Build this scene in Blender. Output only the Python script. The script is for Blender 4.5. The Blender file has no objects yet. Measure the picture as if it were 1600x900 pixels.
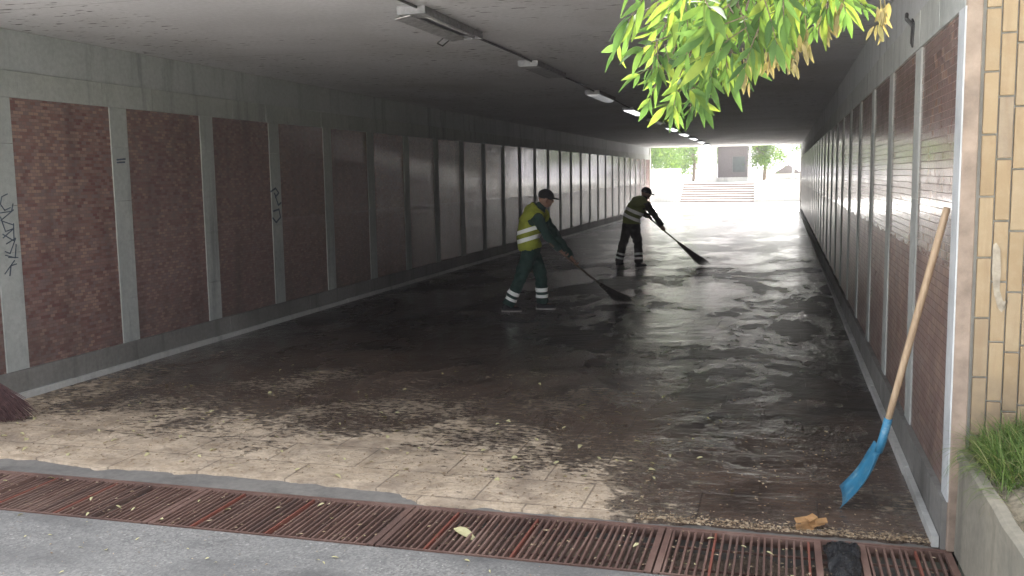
import bpy, bmesh, math, random
from mathutils import Vector, Matrix, noise
random.seed(7)
C = bpy.context.scene.collection
R = math.radians
# ---------------------------------------------------------------- camera
cam = bpy.data.cameras.new('camera'); co = bpy.data.objects.new('camera', cam); C.objects.link(co)
F_PX = 1485.0
yv = Vector((424, -180, F_PX)).normalized()
dv = Vector((203.7, 12729, F_PX)).normalized(); dv = (dv - dv.dot(yv) * yv).normalized()
zv = -dv; xv = yv.cross(zv)
right = Vector((xv[0], yv[0], zv[0])); down = Vector((xv[1], yv[1], zv[1])); fwd = Vector((xv[2], yv[2], zv[2]))
mw = Matrix((( right[0], -down[0], -fwd[0], 0), (right[1], -down[1], -fwd[1], 0), (right[2], -down[2], -fwd[2], 1.75), (0, 0, 0, 1)))
co.matrix_world = mw
cam.sensor_width = 36; cam.lens = 36 * F_PX / 1600; cam.clip_start = 0.05; cam.clip_end = 2000
bpy.context.scene.camera = co
# ---------------------------------------------------------------- world, sun, exposure
SUN_EL, SUN_AZ = 50, 14            # azimuth clockwise from +Y
w = bpy.data.worlds.new('World'); bpy.context.scene.world = w; w.use_nodes = True
nt = w.node_tree; bg = nt.nodes['Background']
sky = nt.nodes.new('ShaderNodeTexSky'); sky.sky_type = 'NISHITA'; sky.sun_disc = False
sky.sun_elevation = R(SUN_EL); sky.sun_rotation = R(SUN_AZ); sky.dust_density = 5; sky.air_density = 1.0; sky.ozone_density = 1
hs = nt.nodes.new('ShaderNodeHueSaturation'); hs.inputs['Saturation'].default_value = 0.22
nt.links.new(sky.outputs[0], hs.inputs['Color']); nt.links.new(hs.outputs[0], bg.inputs[0]); bg.inputs[1].default_value = 0.15
sd = bpy.data.lights.new('sun', 'SUN'); sd.energy = 4.0; sd.angle = R(10); sd.color = (1, .95, .86)
so = bpy.data.objects.new('sun', sd); C.objects.link(so)
sdir = Vector((math.sin(R(SUN_AZ)) * math.cos(R(SUN_EL)), math.cos(R(SUN_AZ)) * math.cos(R(SUN_EL)), math.sin(R(SUN_EL))))
so.rotation_euler = sdir.to_track_quat('Z', 'Y').to_euler(); so.location = (0, 0, 30)
vs = bpy.context.scene.view_settings
vs.view_transform = 'Standard'; vs.look = 'None'; vs.gamma = 1; vs.use_curve_mapping = False; vs.exposure = 2.62
cy = bpy.context.scene.cycles
cy.use_denoising = True; cy.max_bounces = 10; cy.diffuse_bounces = 6; cy.glossy_bounces = 5; cy.transmission_bounces = 4
cy.sample_clamp_indirect = 8; cy.caustics_reflective = False; cy.caustics_refractive = False

# ---------------------------------------------------------------- helpers
def wpos(o):
    p = Vector((0, 0, 0))
    while o is not None: p = p + Vector(o.location); o = o.parent
    return p
def tag(o, label=None, cat=None, group=None, kind=None):
    if label: o['label'] = label
    if cat: o['category'] = cat
    if group: o['group'] = group
    if kind: o['kind'] = kind
    return o
def thing(name, loc, label, cat, group=None):
    o = bpy.data.objects.new(name, None); C.objects.link(o); o.location = loc; o.empty_display_size = .2
    return tag(o, label, cat, group)
def link_mesh(name, me, parent=None, loc=None):
    o = bpy.data.objects.new(name, me); C.objects.link(o)
    if parent: o.parent = parent
    if loc is not None: o.location = loc
    return o
def children(o): return [c for c in bpy.data.objects if c.parent == o]
def copy_tree(o, parent=None):
    c = o.copy(); C.objects.link(c); c.parent = parent
    for ch in children(o): copy_tree(ch, c)
    return c
class MB:
    def __init__(s): s.v = []; s.f = []; s.m = []
    def add(s, vs, fs, mi=0):
        b = len(s.v); s.v += [Vector(v) for v in vs]; s.f += [tuple(b + i for i in f) for f in fs]; s.m += [mi] * len(fs)
    def box(s, x0, x1, y0, y1, z0, z1, mi=0):
        s.add([(x, y, z) for z in (z0, z1) for y in (y0, y1) for x in (x0, x1)],
              [(0, 2, 3, 1), (4, 5, 7, 6), (0, 1, 5, 4), (2, 6, 7, 3), (0, 4, 6, 2), (1, 3, 7, 5)], mi)
    def obox(s, c, ax, ay, az, mi=0):
        c = Vector(c); ax = Vector(ax); ay = Vector(ay); az = Vector(az)
        s.add([c + ax * i + ay * j + az * k for k in (-1, 1) for j in (-1, 1) for i in (-1, 1)],
              [(0, 2, 3, 1), (4, 5, 7, 6), (0, 1, 5, 4), (2, 6, 7, 3), (0, 4, 6, 2), (1, 3, 7, 5)], mi)
    def prism(s, poly, z0, z1, mi=0):      # poly CCW in xy
        n = len(poly)
        s.add([(x, y, z0) for x, y in poly] + [(x, y, z1) for x, y in poly],
              [tuple(range(n))[::-1], tuple(range(n, 2 * n))] + [(i, (i + 1) % n, n + (i + 1) % n, n + i) for i in range(n)], mi)
    def tube(s, pts, rad, n=10, side=None, cap=True, mi=0):
        # rad: float, list of floats or list of (r_side, r_other)
        pts = [Vector(p) for p in pts]
        if not isinstance(rad, (list, tuple)): rad = [rad] * len(pts)
        rings = []; last = Vector(side) if side is not None else None
        for i, p in enumerate(pts):
            t = (pts[min(i + 1, len(pts) - 1)] - pts[max(i - 1, 0)]).normalized()
            if last is None: last = t.orthogonal()
            a = (last - t * last.dot(t))
            a = a.normalized() if a.length > 1e-5 else t.orthogonal().normalized()
            if side is None: last = a
            b = t.cross(a); r = rad[i]; ra, rb = (r if isinstance(r, (list, tuple)) else (r, r))
            rings.append([p + a * math.cos(2 * math.pi * k / n) * ra + b * math.sin(2 * math.pi * k / n) * rb for k in range(n)])
        vs = [v for r in rings for v in r]; fs = []
        for i in range(len(rings) - 1):
            for k in range(n): fs.append((i * n + k, i * n + (k + 1) % n, (i + 1) * n + (k + 1) % n, (i + 1) * n + k))
        if cap: fs += [tuple(range(n))[::-1], tuple(range((len(rings) - 1) * n, len(rings) * n))]
        s.add(vs, fs, mi)
    def ball(s, c, rx, ry, rz, axes=None, n=14, m=9, mi=0):
        A = axes or (Vector((1, 0, 0)), Vector((0, 1, 0)), Vector((0, 0, 1)))
        c = Vector(c); vs = [c + A[2] * rz]; fs = []
        for j in range(1, m):
            ph = math.pi * j / m
            for k in range(n):
                th = 2 * math.pi * k / n
                vs.append(c + A[0] * rx * math.sin(ph) * math.cos(th) + A[1] * ry * math.sin(ph) * math.sin(th) + A[2] * rz * math.cos(ph))
        vs.append(c - A[2] * rz); L = len(vs) - 1
        for k in range(n):
            fs.append((0, 1 + k, 1 + (k + 1) % n)); fs.append((L, L - n + (k + 1) % n, L - n + k))
            for j in range(m - 2): fs.append((1 + j * n + k, 1 + (j + 1) * n + k, 1 + (j + 1) * n + (k + 1) % n, 1 + j * n + (k + 1) % n))
        s.add(vs, fs, mi)
    def mesh(s, name, mats, off=None, smooth=False):
        me = bpy.data.meshes.new(name); off = Vector(off) if off is not None else Vector((0, 0, 0))
        me.from_pydata([tuple(v - off) for v in s.v], [], s.f)
        if not isinstance(mats, (list, tuple)): mats = [mats]
        for m_ in mats: me.materials.append(m_)
        for p, i in zip(me.polygons, s.m): p.material_index = i; p.use_smooth = smooth
        me.update(); return me
    def build(s, name, mats, parent=None, smooth=False, origin=None, bevel=0):
        # vertices are world coordinates; origin = pivot
        base = wpos(parent) if parent else Vector((0, 0, 0))
        org = Vector(origin) if origin is not None else base
        o = link_mesh(name, s.mesh(name, mats, org, smooth), parent, org - base)
        if bevel:
            b = o.modifiers.new('bevel', 'BEVEL'); b.width = bevel; b.segments = 2; b.limit_method = 'ANGLE'
        return o

# ---------------------------------------------------------------- material helpers
class NT:
    def __init__(s, name):
        s.mat = bpy.data.materials.new(name); s.mat.use_nodes = True
        s.t = s.mat.node_tree; s.bsdf = s.t.nodes['Principled BSDF']; s.out = s.t.nodes['Material Output']
        s._pos = None
    def n(s, typ, **kw):
        nd = s.t.nodes.new(typ)
        for k, v in kw.items(): setattr(nd, k, v)
        return nd
    def l(s, a, b): s.t.links.new(a, b)
    def pos(s):
        if s._pos is None: s._pos = s.n('ShaderNodeNewGeometry').outputs['Position']
        return s._pos
    def vec(s, sx, sy, sz, src=None, loc=(0, 0, 0)):
        m = s.n('ShaderNodeMapping'); m.inputs['Scale'].default_value = (sx, sy, sz); m.inputs['Location'].default_value = loc
        s.l(src or s.pos(), m.inputs['Vector']); return m.outputs[0]
    def noise(s, scale, detail=4, rough=.55, vec=None, dist=0):
        nd = s.n('ShaderNodeTexNoise'); nd.inputs['Scale'].default_value = scale; nd.inputs['Detail'].default_value = detail
        nd.inputs['Roughness'].default_value = rough; nd.inputs['Distortion'].default_value = dist
        s.l(vec or s.pos(), nd.inputs['Vector']); return nd.outputs['Fac']
    def ramp(s, src, stops, interp='LINEAR'):
        r = s.n('ShaderNodeValToRGB'); r.color_ramp.interpolation = interp; e = r.color_ramp.elements
        while len(e) < len(stops): e.new(.5)
        for el, (p, c) in zip(e, stops):
            el.position = p; el.color = (c, c, c, 1) if not isinstance(c, (tuple, list)) else (*c, 1)
        s.l(src, r.inputs[0]); return r.outputs[0]
    def mrange(s, src, a, b, c=0, d=1, smooth=False):
        m = s.n('ShaderNodeMapRange'); m.clamp = True
        if smooth: m.interpolation_type = 'SMOOTHSTEP'
        for k, v in zip((1, 2, 3, 4), (a, b, c, d)): m.inputs[k].default_value = v
        s.l(src, m.inputs[0]); return m.outputs[0]
    def math(s, op, a, b=None, c=None):
        m = s.n('ShaderNodeMath', operation=op)
        for i, x in enumerate((a, b, c)):
            if x is None: continue
            if isinstance(x, (int, float)): m.inputs[i].default_value = x
            else: s.l(x, m.inputs[i])
        return m.outputs[0]
    def mix(s, fac, a, b, typ='MIX'):
        m = s.n('ShaderNodeMix', data_type='RGBA', blend_type=typ)
        for ix, x in ((0, fac), (6, a), (7, b)):
            sock = m.inputs[ix]
            if isinstance(x, (int, float)):
                sock.default_value = x if ix == 0 else (x, x, x, 1)
            elif isinstance(x, (tuple, list)): sock.default_value = (*x, 1)
            else: s.l(x, sock)
        return m.outputs[2]
    def sep(s):
        x = s.n('ShaderNodeSeparateXYZ'); s.l(s.pos(), x.inputs[0]); return x.outputs
    def bump(s, h, strength=.3, dist=.01, prev=None):
        b = s.n('ShaderNodeBump'); b.inputs['Strength'].default_value = strength; b.inputs['Distance'].default_value = dist
        s.l(h, b.inputs['Height'])
        if prev is not None: s.l(prev, b.inputs['Normal'])
        return b.outputs[0]
    def set(s, **kw):
        names = dict(base='Base Color', rough='Roughness', metal='Metallic', normal='Normal', spec='Specular IOR Level', coat='Coat Weight', coatr='Coat Roughness', emis='Emission Color', es='Emission Strength', sheen='Sheen Weight')
        for k, v in kw.items():
            sock = s.bsdf.inputs[names[k]]
            if isinstance(v, (int, float)): sock.default_value = v
            elif isinstance(v, (tuple, list)): sock.default_value = (*v, 1)
            else: s.l(v, sock)
        return s.mat
def simple(name, col, rough=.7, metal=0, var=.25, scale=12, bump=.15, bdist=.004, spec=.5, objc=False):
    m = NT(name)
    if objc: m._pos = m.n('ShaderNodeTexCoord').outputs['Object']
    n1 = m.noise(scale, 6, .6)
    d = tuple(c * (1 - var) for c in col); b = tuple(min(1, c * (1 + var)) for c in col)
    c = m.ramp(n1, [(.3, d), (.7, b)])
    r = m.mrange(m.noise(scale * 2.3, 3), .3, .7, max(0, rough - .12), min(1, rough + .12))
    return m.set(base=c, rough=r, metal=metal, normal=m.bump(m.noise(scale * 6, 5), bump, bdist), spec=spec)

# ---- materials
def mat_concrete(name, a, b, rough=.8, streak=True, spots=False):
    m = NT(name)
    big = m.noise(.7, 6, .6); fine = m.noise(25, 5, .6)
    c = m.mix(m.mrange(big, .3, .72), a, b)
    c = m.mix(m.mrange(fine, .35, .75, 0, .35), c, tuple(x * .55 for x in a))
    if streak:
        st = m.noise(1, 6, .65, m.vec(5, 5, .5))
        c = m.mix(m.mrange(st, .52, .75, 0, .6), c, tuple(x * .35 for x in a))
    h = m.noise(60, 5, .6)
    if spots:
        sp = m.noise(1, 2, .5, m.vec(7, 22, 7)); area = m.noise(.55, 2, .5)
        k = m.math('MULTIPLY', m.mrange(sp, .64, .67), m.mrange(area, .38, .5))
        c = m.mix(k, c, (.05, .05, .05))
        bl = m.noise(.35, 4, .6, m.vec(1, .6, 1, loc=(4, 3, 0)))
        c = m.mix(m.mrange(bl, .5, .7, 0, .45), c, (.26, .25, .22))
        # casting joints across the ceiling
        yy = m.math('FRACT', m.math('MULTIPLY', m.math('ADD', m.sep()[1], .03), 1 / 2.9))
        j = m.mrange(yy, 0, .006, 1, 0)
        c = m.mix(m.math('MULTIPLY', j, .55), c, (.06, .06, .06))
    return m.set(base=c, rough=rough, spec=.3, normal=m.bump(h, .25, .004))
M = {}
M['ceil'] = mat_concrete('ceiling paint', (.50, .50, .51), (.62, .62, .63), .75, False, True)
M['upper'] = mat_concrete('painted concrete', (.38, .40, .405), (.50, .52, .525), .8)
M['slab_pale'] = mat_concrete('pale stone facing', (.34, .355, .34), (.50, .515, .49), .9)
M['plinth'] = mat_concrete('grimy plinth', (.15, .145, .135), (.30, .29, .27), .8)
M['kerb'] = mat_concrete('pale kerb', (.45, .45, .43), (.62, .62, .6), .6)
M['concrete'] = mat_concrete('raw concrete', (.30, .30, .28), (.45, .44, .40), .85)
M['plaza'] = mat_concrete('pale plaza paving', (.70, .69, .67), (.8, .79, .77), .6, False)
M['plazawall'] = mat_concrete('pale plaza render', (.45, .43, .40), (.60, .58, .54), .7)

def mat_tiles(name, bw, rh, stops, r_hi, r_lo, joint=.004, split=1.3, spec=.14):
    m = NT(name); s = m.sep()
    cmb = m.n('ShaderNodeCombineXYZ'); m.l(s[1], cmb.inputs[0]); m.l(s[2], cmb.inputs[1])
    b = m.n('ShaderNodeTexBrick'); b.inputs['Scale'].default_value = 1; b.inputs['Brick Width'].default_value = bw; b.inputs['Row Height'].default_value = rh
    b.inputs['Mortar Size'].default_value = joint / 2; b.inputs['Mortar Smooth'].default_value = .3; b.offset = .5
    b.inputs['Color1'].default_value = (0, 0, 0, 1); b.inputs['Color2'].default_value = (1, 1, 1, 1); b.inputs['Mortar'].default_value = (.5, .5, .5, 1)
    m.l(cmb.outputs[0], b.inputs['Vector'])
    pt = m.noise(1.1, 4, .6)
    v = m.math('ADD', b.outputs['Color'], m.mrange(pt, .3, .7, -.2, .2))
    c = m.ramp(v, stops)
    orr = m.n('ShaderNodeObjectInfo').outputs['Random']
    c = m.mix(m.mrange(orr, 0, 1, 0, .45), c, (.24, .185, .175))
    c = m.mix(b.outputs['Fac'], c, (.17, .13, .115))
    grime = m.noise(1, 6, .65, m.vec(1, 3.5, .6))
    c = m.mix(m.mrange(grime, .48, .75, 0, .5), c, (.09, .07, .065))
    low = m.mrange(s[2], .2, .9, .45, 0)
    c = m.mix(m.math('MULTIPLY', low, m.mrange(m.noise(3, 5), .3, .6)), c, (.10, .09, .08))
    hi = m.mrange(s[2], split - .03, split + .03)
    rr = m.mrange(m.noise(5, 5, .6), .3, .7, -.03, .09)
    base = m.math('ADD', m.math('ADD', m.math('MULTIPLY', hi, r_hi - r_lo), r_lo), rr)
    rough = m.math('ADD', base, m.math('MULTIPLY', b.outputs['Fac'], .25))
    wob = m.noise(1, 2, .5, m.vec(14, 14, 30))
    n1 = m.bump(m.math('MULTIPLY', b.outputs['Fac'], -1), .3, .0015)
    n2 = m.bump(wob, .12, .004, n1)
    return m.set(base=c, rough=rough, spec=spec, normal=n2)
stops = [(.0, (.18, .085, .078)), (.25, (.23, .125, .11)), (.5, (.27, .165, .145)), (.72, (.22, .155, .15)), (.9, (.34, .22, .18)), (1, (.35, .23, .18))]
M['mosaic'] = mat_tiles('red brown mosaic', .055, .028, stops, .07, .36)
M['mosaic_r'] = mat_tiles('red brown glazed tile', .08, .04, [(p_, (c_[0] * 1.05, c_[1] * 1.05, c_[2] * .92)) for p_, c_ in stops], .13, .30, spec=.25)

def mat_paving():
    m = NT('wet muddy paving'); s = m.sep()
    b = m.n('ShaderNodeTexBrick'); b.inputs['Scale'].default_value = 1; b.inputs['Brick Width'].default_value = .6; b.inputs['Row Height'].default_value = .4
    b.inputs['Mortar Size'].default_value = .006; b.inputs['Mortar Smooth'].default_value = .4
    b.inputs['Color1'].default_value = (.2, .2, .2, 1); b.inputs['Color2'].default_value = (.8, .8, .8, 1); b.inputs['Mortar'].default_value = (.5, .5, .5, 1)
    m.l(m.vec(1, 1, 1, loc=(.1, .03, 0)), b.inputs['Vector'])
    # how dry the paving is: dry by the mouth, wet deeper in and to the right
    n1 = m.noise(1.1, 9, .62, dist=.3); n2 = m.noise(1, 7, .72, m.vec(12, 24, 12)); n3 = m.noise(38, 4, .6)
    xw = m.math('ADD', m.mrange(s[0], -2.6, -.8, 0, .5), m.mrange(m.math('ADD', s[0], m.math('MULTIPLY', n2, .5)), -.72, -.4, 0, 1.8))
    ye = m.math('ADD', s[1], xw)
    d = m.ramp(m.mrange(ye, 4.6, 10.6, 0, 1), [(0, 1), (.1, .85), (.2, .60), (.42, .47), (.62, .34), (.85, .0)])
    mixn = m.math('ADD', m.math('MULTIPLY', n1, .42), m.math('ADD', m.math('MULTIPLY', n2, .46), m.math('MULTIPLY', n3, .12)))
    th = m.math('SUBTRACT', 1, d)
    diff = m.math('SUBTRACT', m.mrange(mixn, .3, .7), th)
    dry = m.mrange(diff, -.02, .16, smooth=True)
    film = m.mrange(m.math('ADD', m.mrange(m.noise(1.7, 7, .65), .3, .7, -.35, .35), m.mrange(ye, 5.4, 10.5, 1, 0)), .05, .7)
    tan = m.mix(m.mrange(m.noise(6, 6, .65), .3, .7), (.38, .29, .20), (.68, .555, .415))
    tan = m.mix(m.mrange(n3, .5, .75, 0, .5), tan, (.22, .17, .125))
    tan = m.mix(m.mrange(m.noise(2.6, 6, .7), .46, .66, 0, .6), tan, (.20, .155, .12))
    wet = m.mix(m.mrange(m.noise(2.2, 6, .65), .35, .7), (.010, .008, .008), (.028, .022, .02))
    wet = m.mix(m.math('MULTIPLY', film, m.mrange(n2, .35, .7, .55, 1)), wet, (.15, .105, .08))
    c = m.mix(dry, wet, tan)
    c = m.mix(m.math('MULTIPLY', b.outputs['Fac'], .45), c, (.03, .024, .02))
    # puddle film against swept mud ridges
    pool = m.mrange(m.noise(.8, 8, .66, m.vec(1, .55, 1, loc=(3.1, 1.7, 0)), dist=.3), .44, .55, 0, 1)
    wr = m.math('ADD', m.math('MULTIPLY', m.math('MULTIPLY', pool, m.mrange(s[1], 15, 30, 1, .25)), .26), m.mrange(m.noise(9, 4), .3, .7, .03, .12))
    dryr = .85
    rough = m.math('ADD', m.math('MULTIPLY', dry, .55), wr)
    ridge = m.noise(1, 6, .62, m.vec(2.6, 3.6, 2), dist=1.0)
    fine = m.noise(1, 5, .6, m.vec(13, 17, 14), dist=.4)
    hgt = m.math('ADD', m.math('MULTIPLY', ridge, m.math('ADD', .35, pool)), m.math('MULTIPLY', fine, .16))
    hgt = m.math('ADD', hgt, m.math('MULTIPLY', dry, .25))
    hgt = m.math('SUBTRACT', hgt, m.math('MULTIPLY', b.outputs['Fac'], .25))
    nrm = m.bump(hgt, .7, .036)
    nrm = m.bump(m.math('MULTIPLY', n3, m.math('ADD', m.math('MULTIPLY', dry, .9), .06)), .6, .01, nrm)
    return m.set(base=c, rough=rough, normal=nrm)
M['paving'] = mat_paving()

def mat_asphalt():
    m = NT('worn grey asphalt')
    v = m.n('ShaderNodeTexVoronoi'); v.inputs['Scale'].default_value = 95; m.l(m.pos(), v.inputs['Vector'])
    agg = m.ramp(v.outputs['Color'], [(0, (.12, .118, .113)), (.5, (.22, .214, .204)), (.85, (.31, .30, .28)), (1, (.5, .48, .45))])
    c = m.mix(m.mrange(m.noise(1.4, 7, .65), .35, .7, 0, .75), agg, (.20, .198, .19))
    c = m.mix(m.mrange(m.noise(30, 4, .7), .62, .75, 0, .6), c, (.32, .31, .28))
    st = m.noise(1, 6, .6, m.vec(.9, 1.6, 1, loc=(2, 5, 0)))
    damp = m.mrange(st, .45, .62)
    c = m.mix(m.math('MULTIPLY', damp, .6), c, (.10, .10, .10))
    r = m.math('SUBTRACT', .85, m.math('MULTIPLY', damp, .4))
    h = m.math('ADD', m.math('MULTIPLY', v.outputs['Distance'], .5), m.noise(140, 4, .6))
    n1 = m.bump(h, .6, .004)
    return m.set(base=c, rough=r, normal=m.bump(m.noise(5, 4), .4, .02, n1))
M['asphalt'] = mat_asphalt()
M['cement'] = mat_concrete('cement strip', (.14, .135, .13), (.30, .28, .25), .8, True)
M['mud'] = simple('drain mud', (.19, .145, .11), .55, 0, .5, 9, .9, .03)
M['soil'] = simple('planter soil', (.30, .26, .19), .95, 0, .5, 18, 1, .02)
M['grass_ground'] = simple('bank turf', (.06, .09, .03), .95, 0, .4, 3, 1, .03)
def mat_rust(name, a, b, c3, rough=.7):
    m = NT(name)
    c = m.ramp(m.noise(1, 6, .65, m.vec(3, 2, 3)), [(.3, a), (.5, b), (.72, c3)])
    isl = m.n('ShaderNodeNewGeometry').outputs['Random Per Island']
    c = m.mix(m.mrange(isl, .93, .96, 0, .6), c, (.26, .06, .035))
    c = m.mix(m.mrange(isl, .0, .35, .45, 0), c, (.07, .05, .045))
    return m.set(base=c, rough=rough, normal=m.bump(m.noise(90, 4), .5, .003), metal=.1)
M['rust'] = mat_rust('rusty grate steel', (.10, .06, .05), (.165, .095, .075), (.24, .16, .13))
M['wood'] = None
def mat_wood(name, a, b, rough=.55):
    m = NT(name); m._pos = m.n('ShaderNodeTexCoord').outputs['Object']
    c = m.mix(m.mrange(m.noise(1, 5, .6, m.vec(60, 60, 3)), .3, .7), a, b)
    c = m.mix(m.mrange(m.noise(4, 4), .5, .75, 0, .5), c, tuple(x * .5 for x in a))
    return m.set(base=c, rough=rough, normal=m.bump(m.noise(1, 4, .6, m.vec(120, 120, 5)), .3, .002))
M['wood'] = mat_wood('raw ash handle', (.34, .235, .145), (.50, .375, .25))
M['darkwood'] = mat_wood('dark broom stick', (.07, .05, .035), (.13, .09, .06))
def mat_blue():
    m = NT('scratched blue enamel'); m._pos = m.n('ShaderNodeTexCoord').outputs['Object']
    c = m.mix(m.mrange(m.noise(18, 7, .75), .52, .62, 0, .7), (.04, .20, .34), (.20, .34, .42))
    c = m.mix(m.mrange(m.noise(7, 5), .55, .7, 0, .5), c, (.02, .12, .22))
    return m.set(base=c, rough=m.mrange(m.noise(15, 4), .3, .7, .3, .55), normal=m.bump(m.noise(30, 4), .15, .003))
M['blue'] = mat_blue()
def mat_cladding():
    m = NT('ochre clinker strip')
    isl = m.n('ShaderNodeNewGeometry').outputs['Random Per Island']
    c = m.ramp(isl, [(0, (.30, .21, .115)), (.3, (.34, .245, .14)), (.6, (.36, .265, .155)), (.85, (.30, .225, .14)), (1, (.26, .20, .14))])
    c = m.mix(m.mrange(m.noise(14, 6, .65), .45, .72, 0, .6), c, (.40, .31, .20))
    c = m.mix(m.mrange(m.noise(1, 6, .7, m.vec(22, 22, 2.2)), .52, .75, 0, .6), c, (.25, .16, .09))
    z = m.sep()[2]
    c = m.mix(m.math('MULTIPLY', m.mrange(z, .6, .95, .75, 0), m.mrange(m.noise(9, 5), .3, .6)), c, (.13, .10, .075))
    return m.set(base=c, rough=.6, normal=m.bump(m.noise(80, 5), .3, .003))
M['clad'] = mat_cladding()
M['clad_joint'] = simple('dark mortar', (.19, .13, .085), .95, 0, .3, 30)
M['pinkjamb'] = simple('pink stone jamb', (.30, .23, .18), .8, 0, .3, 9, .4)
M['whitepaint'] = simple('white jamb paint', (.50, .52, .53), .6, 0, .18, 5, .2)
M['lampmetal'] = simple('grey lamp casing', (.22, .22, .23), .5, .3, .3, 15, .2)
M['lampinner'] = simple('lamp reflector', (.36, .36, .36), .4, .3, .3, 15, .2)
M['diff_off'] = simple('dull lamp cover', (.42, .42, .42), .4, 0, .2, 10)
def mat_emit(name, s):
    m = NT(name); return m.set(base=(.8, .8, .8), rough=.4, emis=(.95, .97, 1.0), es=s)
M['diff_on'] = mat_emit('lit lamp cover', .38)
M['diff_dim'] = mat_emit('dim lamp cover', .03)
M['cable'] = simple('grey cable sheath', (.05, .05, .05), .7)
M['graf'] = simple('blue grey marker ink', (.07, .09, .12), .8, 0, .4, 20)
M['bag'] = simple('black bin plastic', (.016, .017, .019), .3, 0, .3, 30, .6, .01)
M['carton'] = simple('orange tan card', (.34, .19, .08), .8, 0, .35, 20)
M['bristle_red'] = simple('red brown twigs', (.11, .06, .06), .8, 0, .5, 30, objc=True)
M['bristle'] = simple('dark twigs', (.035, .028, .024), .85, 0, .5, 30, objc=True)
M['wire'] = simple('binding wire', (.12, .11, .1), .45, .8)
M['dark_opening'] = simple('brown shopfront', (.10, .085, .08), .6)
M['glass'] = simple('green grey glass', (.08, .10, .09), .12, 0, .2, 3, 0)
M['riser'] = simple('shade darkened brown stair riser', (.13, .075, .055), .8)  # shade under the tread edges is put into this dark riser colour
M['bark'] = simple('tree bark', (.12, .09, .06), .9, 0, .4, 14, .9, .02)
def mat_leaf(name, stops, trans=.55, rough=.62):
    m = NT(name)
    isl = m.n('ShaderNodeNewGeometry').outputs['Random Per Island']
    c = m.ramp(isl, stops)
    c = m.mix(m.mrange(m.noise(60, 3), .4, .7, 0, .25), c, tuple(x * .6 for x in stops[0][1]))
    m.set(base=c, rough=rough, spec=.25)
    tr = m.n('ShaderNodeBsdfTranslucent'); m.l(m.mix(1.0, c, (1.4, 1.25, .7), 'MULTIPLY'), tr.inputs[0])
    mx = m.n('ShaderNodeMixShader'); mx.inputs[0].default_value = trans
    m.l(m.bsdf.outputs[0], mx.inputs[1]); m.l(tr.outputs[0], mx.inputs[2]); m.l(mx.outputs[0], m.out.inputs[0]); return m.mat
M['leaf'] = mat_leaf('maple leaflet', [(0, (.04, .09, .03)), (.45, (.075, .15, .045)), (.8, (.13, .21, .05)), (1, (.19, .25, .05))])
M['leaf_far'] = mat_leaf('far foliage', [(0, (.05, .12, .02)), (.5, (.09, .18, .03)), (1, (.16, .26, .04))], .4)
M['seed'] = mat_leaf('dry winged seeds', [(0, (.20, .19, .08)), (1, (.30, .25, .13))], .3)
M['grass'] = mat_leaf('grass blade', [(0, (.08, .15, .04)), (.5, (.14, .23, .06)), (.8, (.24, .32, .10)), (1, (.46, .42, .24))], .35)
M['fallen'] = mat_leaf('fallen yellow leaf', [(0, (.40, .42, .14)), (.5, (.56, .52, .28)), (1, (.60, .55, .42))], .15, .5)
M['litter'] = mat_leaf('dry leaf crumbs', [(0, (.16, .11, .07)), (.5, (.38, .28, .18)), (1, (.55, .45, .32))], .05, .8)
M['skin'] = simple('weathered skin', (.22, .12, .08), .55, 0, .12, 10, .1, .002, objc=True)
def cloth(name, col, var=.25): return simple(name, col, .85, 0, var, 9, .5, .006, objc=True)
M['vest'] = cloth('olive yellow hi vis cloth', (.27, .30, .03), .15)
M['vest_dark'] = cloth('dull olive cloth', (.14, .16, .04), .15)
M['green'] = cloth('dark green work cloth', (.007, .034, .027))
M['darkcloth'] = cloth('dark brown green work cloth', (.03, .028, .025))
M['black'] = cloth('black cloth', (.012, .012, .014))
M['sole'] = simple('pale shoe sole', (.30, .28, .26), .6)
def mat_refl():
    m = NT('silver reflective tape'); m.set(base=(.95, .97, .93), rough=.35, emis=(.9, 1, .93), es=.0); return m.mat
M['tape'] = mat_refl()

# ================================================================= GROUND AND STRUCTURE
XL, XR = -6.03, .76
Y0, Y1 = 4.62, 44.8
ZC = 3.0
def struct(name, mb, mat, **k): return tag(mb.build(name, mat, **k), kind='structure')
b = MB(); b.box(-900, 900, -500, 1200, -1.6, -1.0); struct('ground', b, M['grass_ground'])
b = MB(); b.box(-30, .8, -30, 4.03, -.6, -.0); struct('asphalt_pavement', b, M['asphalt'])
b = MB(); b.box(-30, .8, -30, 2.3, -.5, .004); struct('bounce_ground', b, M['plaza'])  # unseen pale sheet behind the camera, added to bounce light onto the ceiling
# drain channel
b = MB(); b.box(-30, .8, 4.03, 4.62, -.6, -.16)
b.box(-30, .8, 4.0301, 4.055, -.16, -.035); struct('drain_channel', b, M['mud'])
# mud lying in the channel
vs_, fs_ = [], []
nx, ny = 260, 12
for j in range(ny + 1):
    for i in range(nx + 1):
        x = -7 + 7.8 * i / nx; y = 4.06 + .54 * j / ny
        deep = min(1, max(0, (x + .9) / 1.2))
        z = -.075 - .04 * deep + .045 * (noise.fractal(Vector((x * 5, y * 5, 0)), .8, 2, 5)) - .03 * (j / ny)
        vs_.append((x, y, min(z, -.03)))
for j in range(ny):
    for i in range(nx):
        a = j * (nx + 1) + i; fs_.append((a, a + 1, a + nx + 2, a + nx + 1))
b = MB(); b.add(vs_, fs_); tag(b.build('mud', M['mud'], smooth=True), 'brown mud and silt filling the drain under the grates', 'mud', kind='stuff')
# cement strip between the grates and the slabs
b = MB(); b.box(-30, .765, 4.62, 4.95, -.5, -.012); struct('cement_strip', b, M['cement'])
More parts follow.
